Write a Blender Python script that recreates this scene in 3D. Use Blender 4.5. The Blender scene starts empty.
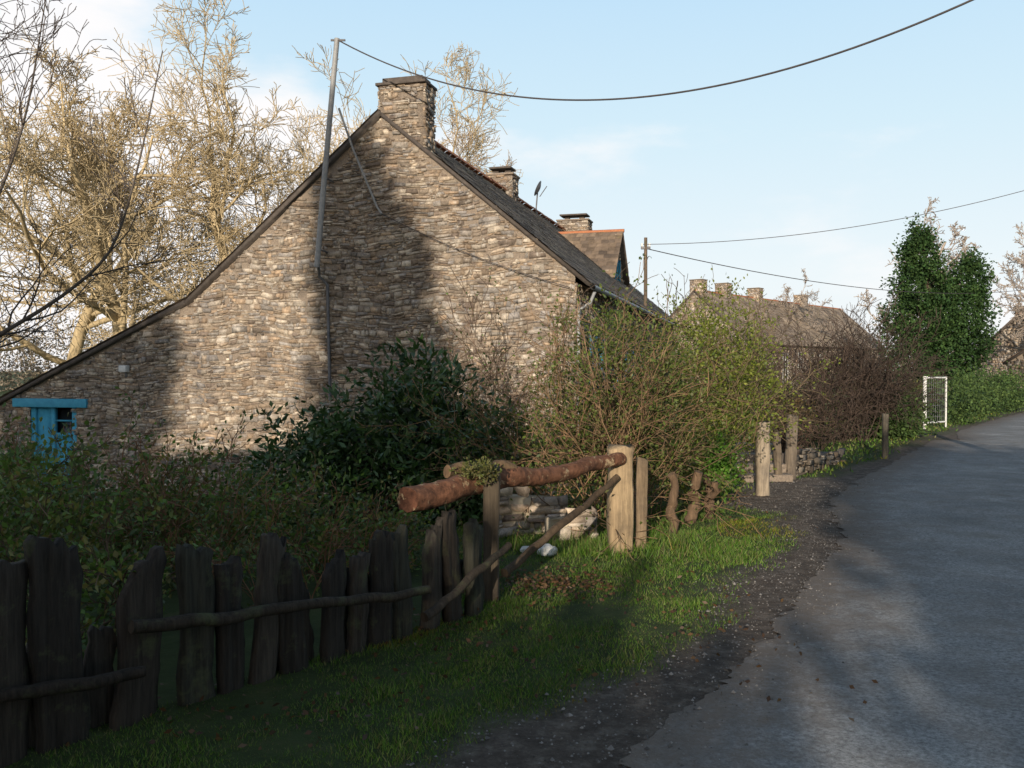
import bpy, math, random
import numpy as np
from mathutils import Vector, Matrix
from mathutils import noise as mnoise
random.seed(7); rng=np.random.default_rng(7)
S=bpy.context.scene
S.view_settings.view_transform='Standard'; S.view_settings.look='None'; S.view_settings.exposure=0

# ------------------------------------------------------------ helpers
def link(o,parent=None):
    S.collection.objects.link(o)
    if parent: o.parent=parent
    return o
def empty(name,loc=(0,0,0),rz=0):
    e=bpy.data.objects.new(name,None); e.location=loc; e.rotation_euler=(0,0,rz); e.empty_display_size=.3
    return link(e)
def mk(name,V,F,mat,col=None,parent=None,smooth=False):
    V=np.asarray(V,dtype=np.float32).reshape(-1,3); F=np.asarray(F,dtype=np.int32)
    k=F.shape[1]
    me=bpy.data.meshes.new(name)
    me.vertices.add(len(V)); me.vertices.foreach_set('co',V.ravel())
    me.loops.add(F.size); me.loops.foreach_set('vertex_index',F.ravel())
    me.polygons.add(len(F)); me.polygons.foreach_set('loop_start',np.arange(0,F.size,k,dtype=np.int32))
    if smooth: me.polygons.foreach_set('use_smooth',np.ones(len(F),dtype=bool))
    me.update(calc_edges=True)
    if col is not None:
        col=np.asarray(col,dtype=np.float32)
        if col.shape[1]==3: col=np.concatenate([col,np.ones((len(col),1),np.float32)],1)
        a=me.color_attributes.new('col','FLOAT_COLOR','POINT'); a.data.foreach_set('color',col.ravel())
    me.materials.append(mat)
    return link(bpy.data.objects.new(name,me),parent)
class Acc:
    def __init__(s): s.V=[];s.F=[];s.C=[];s.n=0
    def add(s,V,F,C=None):
        V=np.asarray(V,float).reshape(-1,3)
        s.V.append(V); s.F.append(np.asarray(F)+s.n); s.n+=len(V)
        if C is not None:
            C=np.asarray(C,float)
            if C.ndim==1: C=np.tile(C,(len(V),1))
            s.C.append(C)
    def mk(s,name,mat,parent=None,smooth=False):
        return mk(name,np.concatenate(s.V),np.concatenate(s.F),mat,np.concatenate(s.C) if s.C else None,parent,smooth)
BF=np.array([[0,3,2,1],[4,5,6,7],[0,1,5,4],[1,2,6,5],[2,3,7,6],[3,0,4,7]])
def boxv(x0,x1,y0,y1,z0,z1):
    return np.array([[x0,y0,z0],[x1,y0,z0],[x1,y1,z0],[x0,y1,z0],[x0,y0,z1],[x1,y0,z1],[x1,y1,z1],[x0,y1,z1]],float)
def box(name,x0,x1,y0,y1,z0,z1,mat,parent=None,bev=0.0):
    o=mk(name,boxv(x0,x1,y0,y1,z0,z1),BF,mat,None,parent)
    if bev>0:
        m=o.modifiers.new('b','BEVEL'); m.width=bev; m.segments=2
    return o
def noise1(n,amp,k=4):
    x=np.linspace(0,1,n); y=np.zeros(n)
    for i in range(1,k+1): y+=np.sin(x*6.28*i*1.7+random.uniform(0,6))*random.uniform(.3,1)/i
    return y*amp
def tubes(acc,lines,sides=5,col=None,rough=0):
    for pts,rad in lines:
        pts=np.asarray(pts,float); rad=np.asarray(rad,float); n=len(pts)
        t=np.gradient(pts,axis=0); t/=np.linalg.norm(t,axis=1)[:,None]+1e-9
        ref=np.array([0,0,1.]) if abs(t[0,2])<.8 else np.array([1.,0,0])
        a=np.cross(t,ref); a/=np.linalg.norm(a,axis=1)[:,None]+1e-9
        b=np.cross(t,a)
        th=np.arange(sides)*2*np.pi/sides
        rr=rad[:,None,None]*np.ones((n,sides,1))
        if rough: rr=rr*(1+rng.normal(0,rough,(n,sides,1)))
        V=pts[:,None,:]+rr*(np.cos(th)[None,:,None]*a[:,None,:]+np.sin(th)[None,:,None]*b[:,None,:])
        i=np.arange(n-1)[:,None]*sides; j=np.arange(sides)[None,:]; j2=(j+1)%sides
        F=np.stack([i+j,i+j2,i+sides+j2,i+sides+j],-1).reshape(-1,4)
        acc.add(V.reshape(-1,3),F,col)
def unit(v): return v/(np.linalg.norm(v)+1e-9)
def grow(out,p,d,L,r,lvl,P):
    n=P['seg'][lvl]; pts=[p]; rad=[r]; dirs=[d]
    for i in range(n):
        d=unit(d+rng.normal(0,P['wan'][lvl],3)+np.array([0,0,P['up'][lvl]]))
        p=p+d*L/n; pts.append(p); dirs.append(d); rad.append(max(P['rmin'],r*(1-(1-P['tap'])*(i+1)/n)))
    out.append((pts,rad,lvl))
    if lvl<P['max']:
        nc=P['ch'][lvl]; nc=int(nc+rng.integers(-1,2)) if nc>2 else nc
        for c in range(nc):
            t=P['t0'][lvl]+(1-P['t0'][lvl])*((c+rng.random())/nc)
            t=min(t,.999); k=int(t*n); f=t*n-k
            pp=pts[k]*(1-f)+pts[k+1]*f; dd=dirs[k+1]
            q=unit(np.cross(dd,rng.normal(0,1,3))); ang=math.radians(rng.uniform(*P['ang'][lvl]))
            nd=unit(dd*math.cos(ang)+q*math.sin(ang))
            grow(out,pp,nd,L*P['rat'][lvl]*rng.uniform(.7,1.2)*(1.15-.5*t),max(P['rmin'],rad[k]*P['rr'][lvl]),lvl+1,P)
def leafmesh(acc,P,A,l,w,C):
    n=len(P); A=A/(np.linalg.norm(A,axis=1)[:,None]+1e-9)
    B=np.cross(A,rng.normal(0,1,(n,3))); B/=np.linalg.norm(B,axis=1)[:,None]+1e-9
    N=np.cross(A,B); l=np.broadcast_to(l,(n,))[:,None]; w=np.broadcast_to(w,(n,))[:,None]
    v0=P; v1=P+A*l*.5+B*w*.5+N*w*.15; v2=P+A*l; v3=P+A*l*.5-B*w*.5+N*w*.15
    V=np.stack([v0,v1,v2,v3],1).reshape(-1,3); F=np.arange(4*n).reshape(-1,4)
    acc.add(V,F,np.repeat(C,4,axis=0))
def clumps(acc,c,r,nc,nl,cs,l,w,cols,zmin=None,shell=.55,rough=.18,droop=0.0):
    c=np.array(c,float); r=np.array(r,float)
    d=rng.normal(0,1,(nc,3)); d/=np.linalg.norm(d,axis=1)[:,None]
    rad=(shell+(1-shell)*rng.random(nc)**.6)*(1+rng.normal(0,rough,nc))
    cc=c+d*rad[:,None]*r
    if zmin is not None: cc=cc[cc[:,2]>zmin]; 
    nc=len(cc)
    P=np.repeat(cc,nl,axis=0)+rng.normal(0,1,(nc*nl,3))*cs
    A=(P-c)/r*.5+rng.normal(0,.8,P.shape)+np.array([0,0,.25-droop])
    cols=np.array(cols,float); ci=rng.integers(0,len(cols),nc)
    C=cols[np.repeat(ci,nl)]; mixi=cols[rng.integers(0,len(cols),nc*nl)]
    C=(C*.5+mixi*.5)*rng.uniform(.7,1.3,(nc*nl,1))*np.repeat(rng.uniform(.75,1.25,(nc,1)),nl,axis=0)
    leafmesh(acc,P,A,l*rng.uniform(.6,1.2,nc*nl),w*rng.uniform(.7,1.2,nc*nl),C)

# ------------------------------------------------------------ materials
def newmat(name):
    m=bpy.data.materials.new(name); m.use_nodes=True; nt=m.node_tree; b=nt.nodes['Principled BSDF']
    b.inputs['Specular IOR Level'].default_value=.25
    return m,nt,b
def N(nt,t,**k):
    n=nt.nodes.new(t)
    for a,v in k.items(): setattr(n,a,v)
    return n
def ramp(nt,fac,stops):
    r=N(nt,'ShaderNodeValToRGB'); e=r.color_ramp.elements
    while len(e)<len(stops): e.new(.5)
    for i,(p,c) in enumerate(stops): e[i].position=p; e[i].color=(*c,1) if len(c)==3 else c
    nt.links.new(fac,r.inputs[0]); return r.outputs[0]
def noise(nt,scale,detail=5,rough=.6,vec=None,scl=None):
    n=N(nt,'ShaderNodeTexNoise'); n.inputs['Scale'].default_value=scale; n.inputs['Detail'].default_value=detail; n.inputs['Roughness'].default_value=rough
    tc=N(nt,'ShaderNodeTexCoord')
    mp=N(nt,'ShaderNodeMapping'); 
    if scl: mp.inputs['Scale'].default_value=scl
    nt.links.new(tc.outputs['Object'],mp.inputs[0]); nt.links.new(mp.outputs[0],n.inputs['Vector'])
    return n.outputs['Fac']
def mix(nt,f,a,b,mode='MIX'):
    m=N(nt,'ShaderNodeMix',data_type='RGBA',blend_type=mode)
    for s,v in ((m.inputs[0],f),(m.inputs[6],a),(m.inputs[7],b)):
        if isinstance(v,(int,float)): s.default_value=v
        elif isinstance(v,tuple): s.default_value=(*v,1)
        else: nt.links.new(v,s)
    return m.outputs[2]
def bump(nt,b,h,strength=.5,dist=.02):
    bm=N(nt,'ShaderNodeBump'); bm.inputs['Strength'].default_value=strength; bm.inputs['Distance'].default_value=dist
    nt.links.new(h,bm.inputs['Height']); nt.links.new(bm.outputs[0],b.inputs['Normal'])
def simple(name,c1,c2,scale=6,rough=.85,scl=None,bs=.4,bd=.01):
    m,nt,b=newmat(name); f=noise(nt,scale,5,.65,scl=scl)
    nt.links.new(ramp(nt,f,[(.3,c1),(.7,c2)]),b.inputs['Base Color']); b.inputs['Roughness'].default_value=rough
    bump(nt,b,f,bs,bd); return m
def colmat(name,rough=.85,scale=20,var=.5,scl=None,patch=None,bd=.01,spec=.25,big=None,bs=.5):
    m,nt,b=newmat(name); a=N(nt,'ShaderNodeAttribute',attribute_name='col')
    f=noise(nt,scale,5,.7,scl=scl)
    g=ramp(nt,f,[(.25,(1-var,)*3),(.75,(1+var*.5,)*3)])
    c=mix(nt,1.0,a.outputs['Color'],g,'MULTIPLY')
    if big:
        c=mix(nt,1.0,c,ramp(nt,noise(nt,big,4,.65),[(.32,(.62,.62,.64)),(.5,(.97,.95,.92)),(.68,(1.22,1.2,1.14))]),'MULTIPLY')
    if patch:
        pc,ps,p0,p1=patch
        f2=ramp(nt,noise(nt,ps,5,.75),[(p0,(0,0,0)),(p1,(1,1,1))])
        c=mix(nt,f2,c,pc)
    nt.links.new(c,b.inputs['Base Color']); b.inputs['Roughness'].default_value=rough
    b.inputs['Specular IOR Level'].default_value=spec
    bump(nt,b,f,bs,bd); return m
def leafmat(name,trans=.3,rough=.5,spec=.3):
    m,nt,b=newmat(name); a=N(nt,'ShaderNodeAttribute',attribute_name='col')
    nt.links.new(a.outputs['Color'],b.inputs['Base Color']); b.inputs['Roughness'].default_value=rough
    b.inputs['Specular IOR Level'].default_value=spec
    if trans>0:
        t=N(nt,'ShaderNodeBsdfTranslucent'); nt.links.new(mix(nt,1.0,a.outputs['Color'],(1.2,1.15,.6),'MULTIPLY'),t.inputs['Color'])
        ms=N(nt,'ShaderNodeMixShader'); ms.inputs[0].default_value=trans
        nt.links.new(b.outputs[0],ms.inputs[1]); nt.links.new(t.outputs[0],ms.inputs[2])
        nt.links.new(ms.outputs[0],nt.nodes['Material Output'].inputs[0])
    return m
M_stone=colmat('schist_stone',.92,17,.6,patch=((.58,.53,.46),3.4,.55,.70),big=1.1,bd=.02,bs=.9)
M_mortar=simple('lime_mortar',(.15,.12,.10),(.32,.26,.20),30,bs=.8,bd=.02)
M_slate=colmat('slate',.75,6,.4,patch=((.16,.14,.06),1.2,.55,.8),big=.6)
M_leaf=leafmat('leaf'); M_gloss=leafmat('glossy_leaf',.1,.4,.4); M_dull=leafmat('dull_leaf',0,.7,.2)
M_bark=colmat('bark',.95,12,.5,scl=(1,1,.3))
M_wood=colmat('weathered_wood',.95,45,.75,scl=(1,1,.07),patch=((.08,.09,.045),5,.55,.75),bd=.012,bs=1)
M_postwood=colmat('oak_post',.9,35,.6,scl=(1,1,.08),bd=.012,bs=.9,big=3)
M_log=colmat('log_bark',.92,16,.85,patch=((.46,.34,.20),9,.57,.66),bd=.02,bs=1)
M_blue=simple('blue_paint',(.04,.25,.40),(.07,.36,.52),8,.6,bs=.1)
M_white=simple('white_paint',(.55,.56,.56),(.75,.75,.73),9,.5,bs=.1)
M_pipe=simple('grey_pipe',(.22,.23,.24),(.34,.34,.34),9,.5,bs=.1)
M_metal=simple('grey_metal',(.10,.10,.11),(.2,.2,.21),9,.5,bs=.1)
M_wire=simple('cable',(.05,.045,.045),(.08,.07,.07),9,.6,bs=.1)
M_red=simple('clay_ridge_tile',(.34,.12,.06),(.46,.20,.10),9,.8)
M_lime=simple('pale_stone',(.38,.32,.22),(.58,.50,.38),7,.9,bs=.8,bd=.03)
M_whitestone=simple('white_stone',(.5,.5,.48),(.75,.74,.7),9,.9)
m,nt,b=newmat('window_glass'); b.inputs['Base Color'].default_value=(.02,.025,.03,1); b.inputs['Roughness'].default_value=.08; b.inputs['Specular IOR Level'].default_value=.6; M_glass=m

# ------------------------------------------------------------ terrain
EY=np.array([-400,-60,-30,-16,-9,-3,1,3.6,4.47,6.2,8.4,10.9,12.9,14.8,19.2,23.2,32.7,45,70,120,400.])
EX=np.array([200,30,9,3,0,-1.3,-.9,.43,1.03,1.98,3.1,3.85,5,6.2,8.9,11.55,18.6,30,60,125,480.])
def edge(y): return np.interp(y,EY,EX)
def sst(a,b,x):
    t=np.clip((x-a)/(b-a),0,1); return t*t*(3-2*t)
def gz(x,y):
    x=np.asarray(x,float); y=np.asarray(y,float)
    return -1.3*sst(2.6,9,edge(y)-x)*sst(5,14,y)
def nz(x,y,s=1.0):
    return (np.sin(x*1.7*s+y*.9*s)+np.sin(x*-2.9*s+y*3.3*s+1)+np.sin(x*5.1*s+y*4.4*s+2)*.6+np.sin(x*9.7*s-y*8.1*s)*.4)/3
def dirtw(y): return np.interp(y,[0,3.6,4.4,5.6,8.4,9.6,10.4,12.2,13.3,15,60],[.8,.7,.6,.42,.55,.45,1.2,1.5,.5,.35,.3])
def dirtmask(x,y):
    d=edge(y)-x; w=dirtw(y)
    return 1-sst(w-.2,w+.35,d+nz(x,y,1.3)*.22+nz(x,y,4.7)*.08)
def axis(segs):
    out=[]
    for a,b,s in segs: out+=list(np.arange(a,b,s))
    return np.array(out)
gx=axis([(-600,-100,50),(-100,-20,8),(-20,-4,1),(-4,8,.08),(8,30,1),(30,100,7),(100,700,50)])
gy=axis([(-400,-40,40),(-40,0,3),(0,3,.5),(3,15,.08),(15,22,.25),(22,60,1.),(60,120,8),(120,801,60)])
X,Y=np.meshgrid(gx,gy); Z=gz(X,Y)+(nz(X,Y,1.1)*.014+nz(X,Y,4.1)*.007)*(edge(Y)-X>.1)
Z=np.where(edge(Y)-X<.25,np.minimum(0,nz(X,Y,3)*.004-.003),Z)
ny,nx=X.shape; idx=np.arange(nx*ny).reshape(ny,nx)
F=np.stack([idx[:-1,:-1],idx[:-1,1:],idx[1:,1:],idx[1:,:-1]],-1).reshape(-1,4)
dm=dirtmask(X,Y).ravel()
m,nt,b=newmat('ground_grass_soil')
a=N(nt,'ShaderNodeAttribute',attribute_name='col'); sep=N(nt,'ShaderNodeSeparateColor'); nt.links.new(a.outputs['Color'],sep.inputs[0])
g=ramp(nt,noise(nt,3,6,.7),[(.3,(.03,.045,.012)),(.55,(.055,.08,.022)),(.75,(.10,.10,.04))])
dn=noise(nt,7,7,.8)
dcol=ramp(nt,dn,[(.32,(.055,.042,.034)),(.5,(.12,.093,.074)),(.68,(.24,.20,.165))])
nt.links.new(mix(nt,sep.outputs[0],g,dcol),b.inputs['Base Color']); b.inputs['Roughness'].default_value=.95
bump(nt,b,noise(nt,30,5,.8),1,.04)
mk('ground',np.stack([X,Y,Z],-1),F,m,np.stack([dm,dm,dm],-1),smooth=True)

# road ribbon
ys=np.concatenate([np.arange(-30,2,.5),np.arange(2,20,.04),np.arange(20,70,.5)])
ex=edge(ys)
def smoothk(v,k): 
    kk=np.hanning(k);kk/=kk.sum(); return np.convolve(np.pad(v,k//2,mode='edge'),kk,'valid')
exs=smoothk(ex,25)
tx=np.gradient(exs,ys); nrm=np.stack([np.ones_like(tx),-tx],-1); nrm/=np.linalg.norm(nrm,axis=1)[:,None]
jit=nz(exs*0+1,ys,2.2)*.06+nz(exs,ys,7)*.045+rng.normal(0,.02,len(ys))
L0=np.stack([exs+jit,ys],-1); W=4.4
ts=np.array([0,.03,.06,.1,.15,.2,.3,.4,.5,.6,.8,1.0]); rows=[]
for t in ts:
    p=L0+nrm*(W*t); rows.append(np.stack([p[:,0],p[:,1],np.full(len(ys),.006)+.03*math.sin(math.pi*t)],-1))
R=np.stack(rows,1); idx=np.arange(R.shape[0]*12).reshape(-1,12)
F=np.stack([idx[:-1,:-1],idx[:-1,1:],idx[1:,1:],idx[1:,:-1]],-1).reshape(-1,4)
ed=np.tile(1-np.clip(ts*W/.9,0,1),(len(ys),1)).reshape(-1,1)
m,nt,b=newmat('worn_asphalt')
c=ramp(nt,noise(nt,.9,6,.72),[(.3,(.17,.168,.168)),(.5,(.245,.24,.235)),(.7,(.35,.34,.325))])
fine=noise(nt,38,4,.9); c=mix(nt,1.0,c,ramp(nt,fine,[(.34,(.45,)*3),(.64,(1.4,)*3)]),'MULTIPLY')
gr=ramp(nt,noise(nt,2.3,7,.8),[(.46,(0,0,0)),(.62,(1,1,1))])
at=N(nt,'ShaderNodeAttribute',attribute_name='col')
n2=noise(nt,5,7,.85)
mm=N(nt,'ShaderNodeMath',operation='MULTIPLY_ADD'); nt.links.new(at.outputs['Fac'],mm.inputs[0]); mm.inputs[1].default_value=.45; nt.links.new(n2,mm.inputs[2])
edf=ramp(nt,mm.outputs[0],[(.60,(0,0,0)),(.92,(1,1,1))])
c=mix(nt,gr,c,mix(nt,.6,c,(.17,.145,.125)))
c=mix(nt,edf,c,mix(nt,fine,(.10,.08,.065),(.22,.18,.15)))
nt.links.new(c,b.inputs['Base Color']); b.inputs['Roughness'].default_value=.9; bump(nt,b,fine,.9,.012)
mk('road',R,F,m,np.repeat(ed,3,axis=1),smooth=True)

def scatter(n,x0,x1,y0,y1):
    return rng.uniform(x0,x1,n),rng.uniform(y0,y1,n)
x,y=scatter(46000,-.5,6,3.2,13); d=edge(y)-x
keep=(d>-1.9)&(d<1.6)&(rng.random(len(x))<np.where(d>0,dirtmask(x,y)*.8,np.exp(d*1.7)*.6)); x,y=x[keep],y[keep]
s=rng.uniform(.002,.008,len(x))*np.where(rng.random(len(x))<.06,2.0,1)
base=np.array([[1,0,0],[0,1,0],[-1,0,0],[0,-1,0],[0,0,1.]]); 
Vp=np.stack([x,y,gz(x,y)+.008+.002*(edge(y)<x)],-1)[:,None,:]+base[None]*s[:,None,None]*rng.uniform(.6,1.3,(len(x),5,1))
o=np.arange(len(x))[:,None,None]*5; T=np.array([[0,1,4],[1,2,4],[2,3,4],[3,0,4]])[None]
cc=np.repeat(rng.uniform(.08,.36,(len(x),1))*np.array([[1,.9,.8]]),5,axis=0)
mk('gravel',Vp.reshape(-1,3),(T+o).reshape(-1,3),M_bark,cc)
a=Acc()
def leaves_at(n,fx,fy,sx,sy):
    x=rng.normal(fx,sx,n); y=rng.normal(fy,sy,n); P=np.stack([x,y,gz(x,y)+rng.uniform(.015,.04,n)],-1)
    A=rng.normal(0,1,(n,3)); A[:,2]*=.25
    C=np.array([[.11,.06,.03],[.07,.04,.025],[.14,.085,.045]])[rng.integers(0,3,n)]
    leafmesh(a,P,A,.04*rng.uniform(.5,1.2,n),.022,C)
leaves_at(650,.3,6.6,.28,.25); leaves_at(160,-.3,5.2,.4,.4); leaves_at(120,-1.2,4.1,.5,.25); leaves_at(150,1.6,9.5,.6,.5); leaves_at(120,1.25,5.6,.25,.7)
a.mk('fallen_leaves',M_leaf)

# grass
a=Acc()
def grass(n,x0,x1,y0,y1,h,wd,extra=None,cols=((.065,.15,.016),(.10,.20,.026),(.16,.24,.045),(.18,.18,.07))):
    x,y=scatter(n,x0,x1,y0,y1); d=edge(y)-x
    pr=(1-dirtmask(x,y))*np.clip(.85+.6*nz(x,y,1.9)+.35*nz(x,y,5.3),.08,1)
    if extra is not None: pr=pr*extra(x,y)
    k=rng.random(n)<pr; x,y=x[k],y[k]; n=len(x)
    if n==0: return
    P=np.stack([x,y,gz(x,y)-.005],-1); th=rng.uniform(0,6.28,n)
    hh=h*rng.uniform(.4,1.3,n)*(.8+.5*nz(x,y,2.7)); hh=np.maximum(hh,.012)
    sd=np.stack([np.cos(th),np.sin(th),0*th],-1)*wd
    tip=P+np.stack([rng.normal(0,.45,n)*hh,rng.normal(0,.45,n)*hh,hh],-1)
    V=np.stack([P-sd,P+sd,tip],1).reshape(-1,3)
    cl=np.array(cols)[rng.integers(0,len(cols),n)]*rng.uniform(.6,1.3,(n,1)); cl*= (1+.25*nz(x,y,.8))[:,None]
    moss=(nz(x,y,.6)>.45)[:,None]; cl=np.where(moss,cl*np.array([1.5,1.05,.7]),cl)
    a.add(V,np.arange(3*n).reshape(-1,3),np.repeat(cl,3,axis=0))
def fenced(x,y):
    t=np.clip((y-3.6)/2.3,-1.5,1.0); fx=-2.05+1.85*t; return (x>fx-.1).astype(float)
grass(110000,-2.2,2.0,3.2,6.2,.032,.0028,fenced)
grass(95000,-.6,4,6.0,10.5,.042,.004)
grass(14000,-3,4.5,10,14,.05,.008)
grass(30000,4,20,13,33,.08,.02,lambda x,y:((edge(y)-x)<2.2)*1.0)
grass(7000,-.5,2.2,7.5,8.4,.16,.004,lambda x,y:np.exp(-((x-.95)/.6)**2)*1.0)
a.mk('grass',M_leaf)

# ------------------------------------------------------------ stone walls
PAL=np.array([(.40,.33,.26),(.46,.38,.30),(.31,.255,.205),(.53,.46,.38),(.40,.355,.31),(.36,.28,.21),(.58,.51,.43),(.45,.34,.245),(.33,.30,.275),(.25,.20,.165),(.38,.35,.33)])
F5=np.array([[0,1,2,3],[0,4,5,1],[1,5,6,2],[2,6,7,3],[3,7,4,0]])
def stones(acc,O,U,Nn,u0,u1,z0,zmax,top,rh=(.04,.125),sw=(.07,.36),holes=(),prot=.045,pal=PAL,jt=.02):
    O=np.array(O,float);U=np.array(U,float);Nn=np.array(Nn,float); z=z0
    Q=[];Cs=[]
    def put(a0,a1,zb,zt,um):
        p=random.uniform(.002,prot)
        warp=lambda uu,zz:.045*math.sin(uu*.9+zz*.35+1.3)+.03*math.sin(uu*2.7+zz*1.1)+.016*math.sin(uu*7.3+zz*3.1)
        j=lambda s: random.uniform(-s,s); jz=min(jt,(zt-zb)*.34); jx=min(jt*1.3,(a1-a0)*.2)
        qs=[(a0+.004+j(jx),zb+.003+j(jz)),(a1-.004+j(jx),zb+.003+j(jz)),(a1-.004+j(jx),zt-.003+j(jz)),(a0+.004+j(jx),zt-.003+j(jz))]
        r=[]
        for dn in (1,0):
            for u_,z_ in qs: r.append((u_,(p+j(.010)) if dn else -.02,z_+warp(u_,z_)))
        Q.append(r); c=pal[random.randrange(len(pal))]*random.uniform(.66,1.2); Cs.append(c)
    while z<zmax:
        h=random.choice((random.uniform(*rh),random.uniform(*rh),random.uniform(rh[0],rh[0]*1.5+.01))); u=u0+random.uniform(-.1,0)
        while u<u1:
            w=random.uniform(*sw)*(.55 if random.random()<.4 else 1); a0=max(u,u0); a1=min(u+w,u1); u+=w+random.uniform(.003,.016)
            if a1-a0<.03: continue
            zm=z+h
            if zm>min(top(a0),top(a1)) and z+h*.3>min(top(a0),top(a1)): continue
            um=(a0+a1)/2
            if any(hx0<um<hx1 and hz0<z+h/2<hz1 for hx0,hx1,hz0,hz1 in holes): continue
            if random.random()<.05: continue
            if h>.055 and random.random()<.4:
                zs=z+h*random.uniform(.3,.7)
                put(a0,a1,z,zs-.002,um); 
                if random.random()<.5: put(a0,a1,zs+.002,zm,um)
                else:
                    c=a0+(a1-a0)*random.uniform(.35,.65); put(a0,c-.004,zs+.002,zm,um); put(c+.004,a1,zs+.002,zm,um)
            else: put(a0,a1,z,zm,um)
        z+=h+.004
    if not Q: return
    Q=np.array(Q); n=len(Q); V=O+Q[...,0:1]*U+Q[...,1:2]*Nn; V[...,2]+=Q[...,2]
    acc.add(V.reshape(-1,3),(F5[None]+np.arange(n)[:,None,None]*8).reshape(-1,4),np.repeat(np.array(Cs),8,axis=0))
def slates(acc,O,A,Up,Ln,Sl,row=.19,wid=.24,pal=((.24,.19,.16),(.30,.24,.195),(.20,.165,.14),(.33,.27,.21)),keep=None):
    O=np.array(O,float);A=np.array(A,float);A/=np.linalg.norm(A);Up=np.array(Up,float);Up/=np.linalg.norm(Up)
    Nn=np.cross(A,Up); Nn= Nn if Nn[2]>0 else -Nn
    Vs=[];Cs=[]; pal=np.array(pal); nr=int(Sl/row)+1
    for r in range(nr):
        s=r*row; off=(r%2)*wid*.5
        u=-off
        while u<Ln:
            w=wid*random.uniform(.85,1.15); a0=max(u,0);a1=min(u+w,Ln); u+=w
            if a1-a0<.03: continue
            if keep and not keep((a0+a1)/2,s): continue
            s1=min(s+row*1.25,Sl); l=random.uniform(.012,.03); s0=s+random.uniform(-.012,.012)
            Vs.append([O+A*(a0+.004)+Up*s0+Nn*l,O+A*(a1-.004)+Up*s0+Nn*(l+random.uniform(-.004,.004)),O+A*a1+Up*s1+Nn*.006,O+A*a0+Up*s1+Nn*.006,
                       O+A*(a0+.004)+Up*s0-Nn*.002,O+A*(a1-.004)+Up*s0-Nn*.002])
            Cs.append(np.tile(pal[random.randrange(len(pal))]*random.uniform(.7,1.3),(6,1)))
    n=len(Vs); Fq=np.array([[0,1,2,3],[4,5,1,0]])
    acc.add(np.array(Vs).reshape(-1,3),(Fq[None]+np.arange(n)[:,None,None]*6).reshape(-1,4),np.concatenate(Cs))
def slab(name,O,A,Up,Ln,Sl,th,mat,parent):
    O=np.array(O,float);A=np.array(A,float);A/=np.linalg.norm(A);Up=np.array(Up,float);Up/=np.linalg.norm(Up)
    Nn=np.cross(A,Up); Nn= Nn if Nn[2]>0 else -Nn
    c=[O,O+A*Ln,O+A*Ln+Up*Sl,O+Up*Sl]
    return mk(name,[q-Nn*th for q in c]+c,BF,mat,None,parent)
M_roofedge=simple('roof_underside',(.06,.05,.045),(.12,.10,.085),9,.8)

# ---- main house (local: x along gable, y along ridge)
HR=-math.radians(16.0)
H=empty('stone_house',(1.26,18,0),HR)
LEN=19.0; AP=-4.2; ZA=7.0
CH0,CH1=-4.25,-3.22
def gtop(u):
    if CH0<=u<=CH1: return 7.55
    if u<-8.9: return ZA-.82*4.7+.44*(u+8.9)
    if u<AP: return ZA+.82*(u-AP)
    return ZA-.83*(u-AP)
ZK=ZA-.82*4.7
acc=Acc()
lw=(-13.4,-12.05,-1.4,.86)
stones(acc,(0,0,0),(1,0,0),(0,-1,0),-16.2,0.0,-1.3,7.6,lambda u:gtop(u)-.06 if not CH0<=u<=CH1 else 7.55,holes=[lw])
ws=[(1.6,2.5,1.0,2.3),(4.0,5.0,-1.2,1.6),(6.5,7.4,.9,2.2),(9.5,10.4,.9,2.2),(13,13.9,.9,2.2)]
stones(acc,(0,0,0),(0,1,0),(1,0,0),0,LEN,-.8,3.3,lambda u:3.3,holes=ws,rh=(.06,.12),sw=(.15,.5))
stones(acc,(CH1,0,0),(0,1,0),(1,0,0),0,.6,5.8,7.55,lambda u:7.55)
stones(acc,(CH0,0,0),(0,1,0),(-1,0,0),0,.6,5.8,7.55,lambda u:7.55)
acc.mk('stone_facing',M_stone,H)
def poly(name,pts,mat,parent):
    me=bpy.data.meshes.new(name); me.from_pydata(pts,[],[list(range(len(pts)))]); me.materials.append(mat); return link(bpy.data.objects.new(name,me),parent)
g_=lambda u:gtop(u)-.03
poly('gable_mortar_main',[(lw[1],0,-1.8),(0,0,-1.8),(0,0,g_(0)),(AP,0,ZA-.03),(-8.9,0,ZK-.03),(lw[1],0,g_(lw[1]))],M_mortar,H)
poly('gable_mortar_left',[(-16.2,0,-1.8),(lw[0],0,-1.8),(lw[0],0,g_(lw[0])),(-16.2,0,g_(-16.2))],M_mortar,H)
poly('gable_mortar_lintel',[(lw[0],0,.86),(lw[1],0,.86),(lw[1],0,g_(lw[1])),(lw[0],0,g_(lw[0]))],M_mortar,H)
box('chimney_core',CH0+.01,CH1-.01,0.012,.6,5.8,7.54,M_mortar,H)
box('chimney_cap',CH0-.05,CH1+.05,-.07,.66,7.56,7.62,M_roofedge,H,.01)
box('chimney_cap_slab',CH0+.06,CH1-.06,.05,.55,7.62,7.74,M_roofedge,H,.01)
box('front_wall_core',-.35,-.012,.02,LEN,-1.6,3.3,M_mortar,H)
box('back_wall',-9.05,-8.75,.05,LEN,-1.8,3.05,M_mortar,H)
box('end_wall',-8.75,-.4,LEN-.3,LEN,-1.8,3.3,M_mortar,H)
poly('end_gable',[(-8.74,LEN,3.2),(0,LEN,3.2),(AP,LEN,6.9)],M_mortar,H)
RR=.3-AP; RL=4.8
sl=math.hypot(RR,RR*.83)
slab('roof_right_deck',(.3,-.10,ZA+.03-.83*RR),(0,1,0),(-1,0,.83),LEN+.2,sl,.07,M_roofedge,H)
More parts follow.
